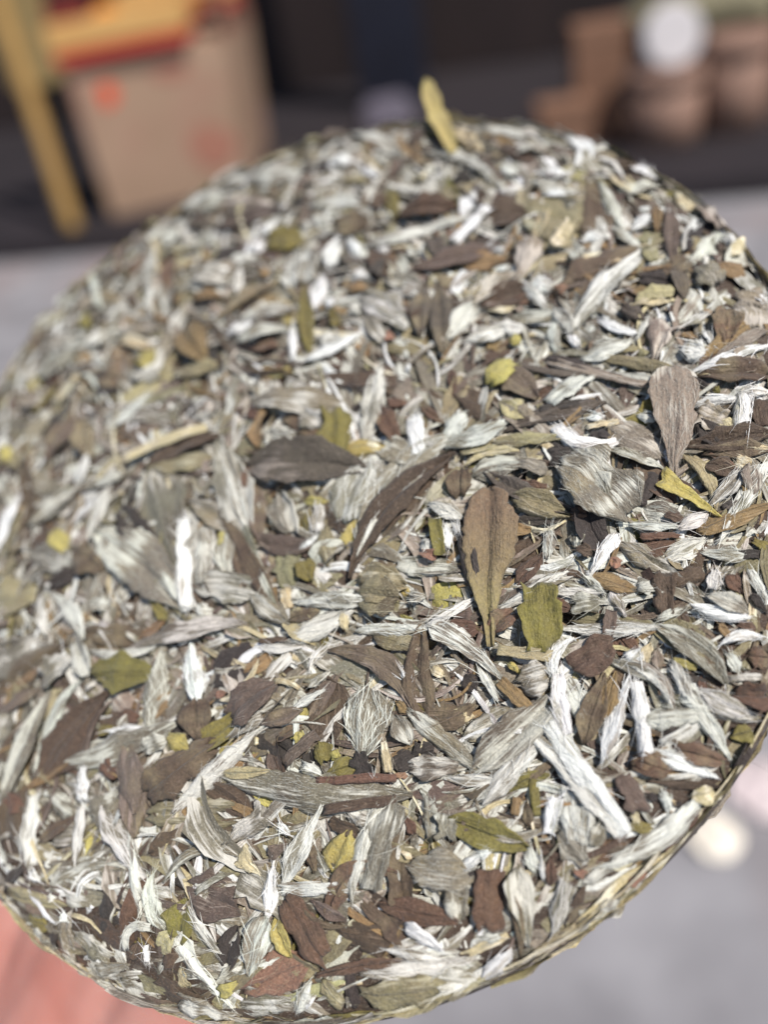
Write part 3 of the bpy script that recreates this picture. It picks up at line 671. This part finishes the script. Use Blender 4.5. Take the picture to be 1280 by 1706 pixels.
bm = bmesh.new()
D_, E_ = Vector((.56, .83, 0)), Vector((.83, -.56, 0))          # along the fingers, across the palm
HB = Vector((-88, -112, 0))                                      # heel of the hand, hanging lower than the fingers
def hp(al, ac, z): return HB + D_ * al + E_ * ac + Vector((0, 0, z))
for k, (ac, L3, spread, r) in enumerate(((-31, (40, 25, 20), -13, 9.6), (-10, (45, 29, 22), -3, 9.8), (10, (42, 27, 21), 6, 9.5), (29, (33, 21, 18), 15, 8.6))):
    kn = hp(78 - 5 * abs(k - 1), ac * 1.08, -36)
    capsule(bm, hp(-6, ac * .72, -62), kn, 14.5, 11.2)
    p = kn; zz = (-33.5, -32, -30.8); ang = math.atan2(D_.y, D_.x) - math.radians(spread)
    for j, ln in enumerate(L3):
        ang += math.radians(2 * (1 if k < 2 else -1))
        q_ = Vector((p.x + ln * math.cos(ang), p.y + ln * math.sin(ang), zz[j]))
        capsule(bm, p, q_, r - .7 * j, r - .7 * (j + 1)); p = q_
capsule(bm, hp(0, 22, -62), hp(46, 34, -45), 17, 12)             # the little-finger side of the palm
capsule(bm, hp(2, -26, -62), hp(30, -48, -50), 18.5, 14.5)       # ball of the thumb
capsule(bm, hp(30, -48, -50), hp(58, -58, -34), 13.2, 10.8)
capsule(bm, hp(58, -58, -34), hp(84, -56, -16), 10.6, 8.8)
capsule(bm, hp(-6, 0, -64), hp(40, 0, -48), 20, 14)
capsule(bm, hp(-30, -13, -76), hp(4, -18, -64), 20, 19)          # wrist
capsule(bm, hp(-30, 13, -76), hp(4, 18, -64), 20, 18)
capsule(bm, hp(-150, -8, -130), hp(-30, -8, -76), 32, 22)        # forearm
capsule(bm, hp(-150, 10, -130), hp(-30, 10, -76), 30, 21)
bmesh.ops.recalc_face_normals(bm, faces=bm.faces[:])
for v in bm.verts: v.co = v.co * .001
me = bpy.data.meshes.new('hand'); bm.to_mesh(me); bm.free()
skin, t, p = mat_new('skin')
tc = t.nodes.new('ShaderNodeTexCoord')
n1 = t.nodes.new('ShaderNodeTexNoise'); n1.inputs['Scale'].default_value = 28; n1.inputs['Detail'].default_value = 4
t.links.new(tc.outputs['Object'], n1.inputs['Vector'])
rp = t.nodes.new('ShaderNodeValToRGB'); rp.color_ramp.elements[0].position = .32; rp.color_ramp.elements[1].position = .70
rp.color_ramp.elements[0].color = (*lin((172, 110, 97)), 1); rp.color_ramp.elements[1].color = (*lin((198, 147, 136)), 1)
t.links.new(n1.outputs[0], rp.inputs[0]); t.links.new(rp.outputs[0], p.inputs['Base Color'])
n2 = t.nodes.new('ShaderNodeTexNoise'); n2.inputs['Scale'].default_value = 900; n2.inputs['Detail'].default_value = 3
t.links.new(tc.outputs['Object'], n2.inputs['Vector'])
b = t.nodes.new('ShaderNodeBump'); b.inputs['Strength'].default_value = .25; b.inputs['Distance'].default_value = .0004
t.links.new(n2.outputs[0], b.inputs['Height']); t.links.new(b.outputs[0], p.inputs['Normal'])
p.inputs['Roughness'].default_value = .5
p.inputs['Subsurface Weight'].default_value = .25
p.inputs['Subsurface Radius'].default_value = (.006, .0022, .0012)
p.inputs['Subsurface Scale'].default_value = 1.0
hand = link('hand', me, skin)
hand.matrix_world = CAKE_M
rm = hand.modifiers.new('join', 'REMESH'); rm.mode = 'VOXEL'; rm.voxel_size = .0017; rm.use_smooth_shade = True
sm = hand.modifiers.new('soft', 'SMOOTH'); sm.factor = .5; sm.iterations = 9
tag(hand, 'bare pink hand supporting the tea cake from below at its lower rim', 'hand')

# ------------------------------------------------------------------ ground, step and dark wall behind; last two hold painted shade
def sheet(name, sx, sy, mat, loc, rz=0):
    me = bpy.data.meshes.new(name)
    me.from_pydata([(-sx, -sy, 0), (sx, -sy, 0), (sx, sy, 0), (-sx, sy, 0)], [], [(0, 1, 2, 3)])
    o = link(name, me, mat); o.location = loc; o.rotation_euler.z = rz
    return o
tag(sheet('pavement', 60, 60, mat_noise('pavement', (112, 110, 113), (150, 148, 151), 7, .85, .3, 8, c3=(140, 127, 126), scale3=1.6), (0, 20, 0)), kind='structure')
RZ = math.atan2(2.77 - 3.59, 1.42 + 1.13)
mid = Vector((.15, 3.18, 0))
back = Vector((math.sin(-RZ), math.cos(-RZ), 0))
STEP_H = .07
st = link('shade_step', box_mesh('shade_step', 12, 4.0, STEP_H, .006), mat_noise('step_shade', (27, 21, 25), (37, 30, 35), 6, .8, .2), None)  # added step: a shaded strip of ground painted as its dark colour
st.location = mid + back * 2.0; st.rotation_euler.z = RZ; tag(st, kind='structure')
wl = link('wall', box_mesh('wall', 12, .2, 3.6, .006), mat_noise('wall_shade', (30, 20, 21), (44, 31, 30), 3, .85, .2, stretch=(1, 1, .2)), None)  # shade of the shop interior put into the near-black colour
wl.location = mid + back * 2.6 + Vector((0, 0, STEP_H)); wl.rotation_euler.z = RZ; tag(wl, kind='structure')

# ------------------------------------------------------------------ big carton with trays on it
def hexa(name, fb, ft, rb, rt, bev=.006):
    """box from its four front and four rear corners (each list: left, right)"""
    bm = bmesh.new()
    v = [bm.verts.new(q) for q in (*fb, *rb, *ft, *rt)]        # 0,1 front bottom  2,3 rear bottom  4,5 front top  6,7 rear top
    for f in ((0, 1, 5, 4), (1, 3, 7, 5), (3, 2, 6, 7), (2, 0, 4, 6), (4, 5, 7, 6), (0, 2, 3, 1)): bm.faces.new([v[i] for i in f])
    bmesh.ops.recalc_face_normals(bm, faces=bm.faces[:])
    bmesh.ops.bevel(bm, geom=bm.edges[:], offset=bev, segments=2, affect='EDGES')
    me = bpy.data.meshes.new(name); bm.to_mesh(me); bm.free()
    return me
kraft = mat_noise('carton_board', (154, 126, 104), (166, 138, 116), 5, .8, .05, c3=(160, 124, 106), scale3=3)
kraft_shaded = mat_noise('carton_board_shaded', (122, 86, 70), (134, 96, 80), 5, .8, .05)  # darker copy of the board: shade of the carton's side painted in
red_card = mat_noise('red_card', (176, 46, 34), (192, 58, 42), 6, .6, .05)
tan_card = mat_noise('tan_card', (196, 150, 88), (206, 164, 102), 6, .7, .05)
orange_card = mat_noise('orange_card', (226, 140, 40), (236, 164, 62), 6, .6, .05)
YB = 4.1
bl = on_height(186, 364, STEP_H); br = bl + Vector((.60, .05, 0))
tl = at_depth_y(100, 100, bl.y); tr = at_depth_y(378, 76, br.y)
tl.z = tr.z = (tl.z + tr.z) / 2
dp = Vector((at_depth_y(434, 100, br.y + .75).x - tr.x, .75, 0))
carton = empty('cardboard_carton', ((bl + br) / 2))
tag(carton, 'large tan cardboard carton with red print standing by the yellow pole', 'box')
loc0 = Vector(carton.location)
L = lambda v: Vector(v) - loc0
link('carton_body', hexa('carton_body', (L(bl), L(br)), (L(tl), L(tr)), (L(bl + Vector((.03, .75, 0))), L(br + dp)), (L(tl + Vector((.03, .75, 0))), L(tr + dp))), kraft, carton)
up = (tl - bl); rt_ = (br - bl); nf = rt_.cross(up).normalized()
if nf.y > 0: nf = -nf
stamp_a = mat_noise('orange_print', (226, 84, 38), (216, 72, 32), 9, .7, 0)
stamp_b = mat_noise('faded_red_print', (160, 108, 90), (160, 114, 95), 9, .8, 0)
def patch(u, v, sx, sy, mat):
    c = bl + rt_ * u + up * v + (tr - tl - rt_) * u * v + nf * .003
    q = [(c + rt_.normalized() * (sx * math.cos(a) * (1 + .12 * math.sin(3 * a + u * 9)))
          + up.normalized() * (sy * math.sin(a) * (1 + .15 * math.cos(2 * a + v * 7)))) for a in np.linspace(0, 2 * np.pi, 22, endpoint=False)]
    me = bpy.data.meshes.new('printed_mark'); me.from_pydata([L(x) for x in q], [], [list(range(22))])
    link('printed_mark', me, mat, carton)
patch(.215, .80, .034, .048, stamp_a); patch(.64, .86, .075, .035, stamp_b); patch(.80, .34, .10, .085, stamp_b)
fl = link('side_flap', hexa('side_flap', (L(tr) + Vector((-.012, .02, -.02)), L(tr) + Vector((0.0, .02, -.02))), (L(tr) + Vector((-.03, .04, .22)), L(tr) + Vector((-.018, .04, .22))),
     (L(tr + dp) + Vector((-.012, -.02, -.02)), L(tr + dp) + Vector((0.0, -.02, -.02))), (L(tr + dp) + Vector((-.03, 0, .22)), L(tr + dp) + Vector((-.018, 0, .22))), .002), kraft_shaded, carton)
def tray(name, label, px0, px1, pyb0, pyb1, hh, dep, y, red, grp):
    a = at_depth_y(px0, pyb0, y); b_ = at_depth_y(px1, pyb1, y + .02); b_.z = a.z
    o = empty(name, (a + b_) / 2); tag(o, label, 'tray', grp); l0 = Vector(o.location); S = lambda v: Vector(v) - l0
    d2 = Vector((.02, dep, 0)); u1 = Vector((0, 0, red)); u2 = Vector((0, 0, red + hh)); ov = Vector((.006, 0, 0))
    link('red_base', hexa('red_base', (S(a), S(b_)), (S(a + u1), S(b_ + u1)), (S(a + d2), S(b_ + d2)), (S(a + d2 + u1), S(b_ + d2 + u1)), .003), red_card, o)
    fo = Vector((0, -.006, .001))
    link('lid', hexa('lid', (S(a + u1 - ov + fo), S(b_ + u1 + ov + fo)), (S(a + u2 - ov + fo), S(b_ + u2 + ov + fo)),
         (S(a + u1 + d2 - ov - fo), S(b_ + u1 + d2 + ov - fo)), (S(a + u2 + d2 - ov), S(b_ + u2 + d2 + ov)), .003), tan_card, o)
    return o
tray('card_tray', 'tan lidded card tray with red base on the front edge of the carton', 94, 318, 112, 92, .09, .22, bl.y - .03, .045, 'trays on the carton')
tray('card_tray', 'tan lidded card tray with red base at the back of the carton', 205, 395, 48, 26, .075, .2, bl.y + .26, .045, 'trays on the carton')
a = at_depth_y(188, 62, bl.y + .10)
ob = link('orange_packet', box_mesh('orange_packet', .10, .08, .11, .012, .8), orange_card); ob.location = a
tag(ob, 'small orange packet between the two red and tan trays', 'packet')
a = at_depth_y(128, 64, bl.y + .12)
ob = link('dark_red_packet', box_mesh('dark_red_packet', .15, .12, .14, .008), mat_noise('dark_red', (96, 26, 24), (110, 34, 30), 6, .6, .05)); ob.location = a
tag(ob, 'dark red packet behind the front card tray', 'packet')

# yellow bamboo pole
pb = on_height(122, 382, STEP_H)
pt = at_depth_y(2, 20, pb.y)
dirp = (pt - pb).normalized()
bm = bmesh.new()
LP = 1.7; ring0 = None
q = dirp.to_track_quat('Z', 'Y').to_matrix()
for i in range(69):
    z = LP * i / 68
    node = math.exp(-(((z % .28) - .14) / .008) ** 2)
    r = .034 * (1 - .12 * z / LP) * (1 + .13 * node)
    ring = [bm.verts.new(q @ Vector((r * math.cos(2 * math.pi * k / 20), r * math.sin(2 * math.pi * k / 20), z))) for k in range(20)]
    if ring0:
        for k in range(20): bm.faces.new((ring0[k], ring0[(k + 1) % 20], ring[(k + 1) % 20], ring[k]))
    else: bm.faces.new(ring[::-1])
    ring0 = ring
bm.faces.new(ring0)
for f in bm.faces: f.smooth = True
me = bpy.data.meshes.new('bamboo_pole'); bm.to_mesh(me); bm.free()
po = link('bamboo_pole', me, mat_noise('yellow_bamboo', (170, 132, 74), (184, 148, 90), 20, .5, .05, stretch=(4, 4, .3)))
po.location = pb; tag(po, 'yellow bamboo pole leaning beside the big carton', 'pole')
# board behind pole and carton
a = at_depth_y(24, 152, bl.y + .34); b_ = at_depth_y(118, 132, bl.y + .34)
bd = empty('wooden_board', ((a.x + b_.x) / 2, a.y, STEP_H)); tag(bd, 'weathered wooden board standing behind the yellow pole', 'board')
o = link('plank', box_mesh('plank', abs(b_.x - a.x), .03, .5, .004), mat_noise('grey_wood', (132, 112, 70), (150, 130, 88), 6, .8, .1, stretch=(6, 6, .6)), bd); o.location = (0, 0, a.z - STEP_H)
o = link('post', box_mesh('post', .05, .04, a.z - STEP_H + .1, .004), mat_noise('dark_post', (34, 26, 20), (46, 36, 28), 6, .8, .1), bd); o.location = (0, .05, 0)

# dark blue post and pale parcel in the middle
a = on_height(660, 205, STEP_H)
a = at_depth_y(665, 190, 4.9)
ps = link('blue_post', box_mesh('blue_post', .36, .12, 2.6, .01), mat_noise('navy_paint', (17, 19, 34), (24, 27, 44), 6, .6, .05))
ps.location = (a.x, 4.95, STEP_H); ps.rotation_euler.z = RZ; tag(ps, 'dark navy blue post standing against the dark wall', 'post')
a = at_depth_y(650, 215, 4.3)
pp = link('pale_parcel', box_mesh('pale_parcel', .26, .16, .14, .025, .85), mat_noise('pale_paper', (98, 92, 104), (112, 106, 118), 8, .8, .1))
pp.location = (a.x, 4.3, a.z); 
pl = link('parcel_stand', box_mesh('parcel_stand', .34, .24, max(.05, a.z - STEP_H), .008), mat_noise('stand_wood', (34, 26, 26), (42, 34, 33), 5, .8, .05))
pl.location = (a.x, 4.3, STEP_H)
tag(pp, 'pale lilac paper parcel in front of the navy post', 'parcel'); tag(pl, 'low dark wooden stand under the pale parcel', 'stand')

# ------------------------------------------------------------------ tea drums and boxes at the back right
brown_a = mat_noise('kraft_drum', (128, 100, 86), (142, 112, 97), 5, .75, .05)
brown_b = mat_noise('kraft_box', (122, 89, 69), (134, 100, 79), 5, .75, .05)
dark_wood = mat_noise('shelf_wood', (104, 80, 68), (120, 92, 78), 5, .8, .1, stretch=(.4, 4, 4))
def span(px0, px1, pyb, pyt, y):
    a = at_depth_y(px0, pyb, y); b = at_depth_y(px1, pyb, y); c = at_depth_y((px0 + px1) / 2, pyt, y)
    return (a + b) / 2, (b - a).length, c.z - (a.z + b.z) / 2
YS = 3.35
c, wd, h = span(1040, 1300, 268, 238, YS)
sh = empty('low_bench', (c.x, YS, STEP_H)); sh.rotation_euler.z = RZ
tag(sh, 'low brown wooden bench carrying the kraft paper drums', 'bench')
TOPZ = c.z + h
o = link('seat', box_mesh('seat', wd * 1.02, .34, h, .006), dark_wood, sh); o.location = (0, .1, TOPZ - h - STEP_H)
for sx in (-1, 1):
    for sy in (-1, 1):
        o = link('leg', box_mesh('leg', .045, .045, TOPZ - h - STEP_H + .002, .004), dark_wood, sh); o.location = (sx * (wd / 2 - .05), .1 + sy * .12, 0)
def drum(label, px0, px1, pyt, y):
    c, wd, h = span(px0, px1, 240, pyt, y)
    o = empty('paper_drum', (c.x, y, TOPZ)); tag(o, label, 'drum', 'kraft drums on the bench')
    h = c.z + h - TOPZ
    def cyl(name, r, z0, z1, mat):
        bm = bmesh.new()
        bmesh.ops.create_cone(bm, cap_ends=True, segments=40, radius1=r, radius2=r, depth=z1 - z0, matrix=Matrix.Translation((0, 0, (z0 + z1) / 2)))
        bmesh.ops.bevel(bm, geom=[e for e in bm.edges if len(e.link_faces) == 2 and e.calc_face_angle(0) > .8], offset=.004, segments=2, affect='EDGES')
        for f in bm.faces: f.smooth = len(f.verts) == 4
        me = bpy.data.meshes.new(name); bm.to_mesh(me); bm.free(); link(name, me, mat, o)
    cyl('drum_body', wd / 2, 0, h * .84, brown_a); cyl('lid', wd / 2 + .006, h * .80, h, brown_a)
    return c, wd, h
d1 = drum('kraft paper drum on the bench under the white disc', 1056, 1160, 114, YS)
d2 = drum('taller kraft paper drum at the right end of the bench', 1170, 1264, 58, YS)
def kbox(label, px0, px1, pyb, pyt, y, grp=None):
    c, wd, h = span(px0, px1, pyb, pyt, y)
    o = empty('kraft_box', (c.x, y, c.z)); o.rotation_euler.z = RZ * .5; tag(o, label, 'box', grp)
    link('box_body', box_mesh('box_body', wd * .94, wd * .7, h * .88, .005), brown_b, o)
    l = link('lid', box_mesh('lid', wd * .97, wd * .73, h * .14, .004), brown_b, o); l.location = (0, 0, h * .87)
    return c, wd, h
ka = kbox('tall narrow brown kraft box left of the drums', 955, 1040, 226, 38, YS + .25)
kb = kbox('small brown kraft box at the foot of the tall kraft box', 896, 982, 226, 140, YS + .12)
zt = ka[0].z
tb = empty('side_table', ((ka[0].x + kb[0].x) / 2, YS + .18, STEP_H)); tag(tb, 'low dark table under the two brown kraft boxes', 'table')
zb = min(ka[0].z, kb[0].z)
for (kk, nm) in ((ka, 'table_top'),):
    o = link(nm, box_mesh(nm, .62, .42, .03, .004), mat_noise('dark_table', (40, 30, 28), (50, 38, 34), 5, .8, .05), tb); o.location = (0, .03, zb - STEP_H - .031)
for sx in (-1, 1):
    for sy in (-1, 1):
        o = link('leg', box_mesh('leg', .04, .04, max(.05, zb - STEP_H - .03), .003), dark_wood, tb); o.location = (sx * .26, .03 + sy * .17, 0)
for o in list(C.objects):                                   # both boxes rest on the table top
    if o.name.startswith('kraft_box'): o.location.z = zb
# white disc leaning on the drum
c = at_depth_y(1123, 66, YS - .02)
bm = bmesh.new()
rr = 43 / F_PX * (c - CAM_LOC).length
bmesh.ops.create_cone(bm, cap_ends=True, segments=48, radius1=rr, radius2=rr * .9, depth=.03)
bmesh.ops.bevel(bm, geom=bm.edges[:], offset=.006, segments=2, affect='EDGES')
me = bpy.data.meshes.new('white_disc'); bm.to_mesh(me); bm.free()
wdk = link('white_disc', me, mat_noise('white_paper', (188, 184, 185), (206, 201, 202), 12, .7, .1))
top1 = TOPZ + d1[2]
wdk.location = (c.x, YS - .01, top1 + rr * .93); wdk.rotation_euler = (math.radians(78), 0, RZ * .4)
tag(wdk, 'white round paper-wrapped disc standing on the shorter drum', 'disc')
# olive sack on top at the back
def sack(label, px0, px1, pyb, pyt, y, zbase):
    c, wd, h = span(px0, px1, pyb, pyt, y)
    bm = bmesh.new(); bmesh.ops.create_icosphere(bm, subdivisions=4, radius=1)
    for v in bm.verts:
        n = v.co.normalized()
        k = 1 + .07 * math.sin(n.x * 5 + n.z * 4) + .05 * math.sin(n.y * 9 + n.x * 7)
        sq = lambda t, e: math.copysign(abs(t) ** e, t)
        v.co = Vector((sq(n.x, .6) * wd / 2 * k, sq(n.y, .7) * .14 * k, (sq(n.z, .6) * .5 + .5) * h * (1 + .06 * math.sin(n.x * 8))))
    for f in bm.faces: f.smooth = True
    me = bpy.data.meshes.new('cloth_sack'); bm.to_mesh(me); bm.free()
    o = link('cloth_sack', me, mat_noise('olive_cloth', (112, 106, 84), (130, 124, 100), 30, .9, .2)); o.location = (c.x, y, zbase)
    tag(o, label, 'sack'); return o
rack = empty('wall_shelf', (0, 0, 0))
a = at_depth_y(1165, 62, YS + .38)
rack.location = (a.x, YS + .40, a.z - .03); rack.rotation_euler.z = RZ
tag(rack, 'narrow dark shelf behind the drums carrying the olive sack', 'shelf')
link('shelf_board', box_mesh('shelf_board', .62, .30, .03, .004), dark_wood, rack)
for sx in (-1, 1):
    o = link('upright', box_mesh('upright', .035, .28, a.z - .03 - STEP_H, .003), dark_wood, rack); o.location = (sx * .29, 0, -(a.z - .03 - STEP_H) - .001)
sack('olive cloth sack lying on the shelf above the drums', 1052, 1278, 60, -24, YS + .40, a.z)

# ------------------------------------------------------------------ scraps on the pavement
def scrap(label, px, py, r, mat, seed):
    c = on_height(px, py, .006); rs = random.Random(seed)
    bm = bmesh.new()
    rings = [[bm.verts.new((0, 0, .018))]]
    for k in (1, 2, 3):
        rings.append([bm.verts.new((r * k / 3 * math.cos(a) * rs.uniform(.85, 1.12), r * k / 3 * math.sin(a) * rs.uniform(.85, 1.12), .018 * (1 - k / 3.2) + rs.uniform(0, .008)))
                      for a in np.linspace(0, 2 * np.pi, 14, endpoint=False)])
    for k in range(14): bm.faces.new((rings[0][0], rings[1][k], rings[1][(k + 1) % 14]))
    for r0, r1 in zip(rings[1:], rings[2:]):
        for k in range(14): bm.faces.new((r0[k], r1[k], r1[(k + 1) % 14], r0[(k + 1) % 14]))
    me = bpy.data.meshes.new('paper_scrap'); bm.to_mesh(me); bm.free()
    o = link('paper_scrap', me, mat); o.location = c; o.modifiers.new('thick', 'SOLIDIFY').thickness = .002
    tag(o, label, 'paper', 'paper scraps on the pavement')
scrap('cream paper scrap on the pavement just below the lower right rim', 1190, 1392, .036, mat_noise('cream_paper', (226, 216, 200), (236, 228, 214), 20, .8, .1), 3)
scrap('pale pink paper scrap on the pavement at the right rim', 1276, 1312, .05, mat_noise('pink_paper', (206, 190, 190), (214, 200, 198), 20, .8, .1), 5)
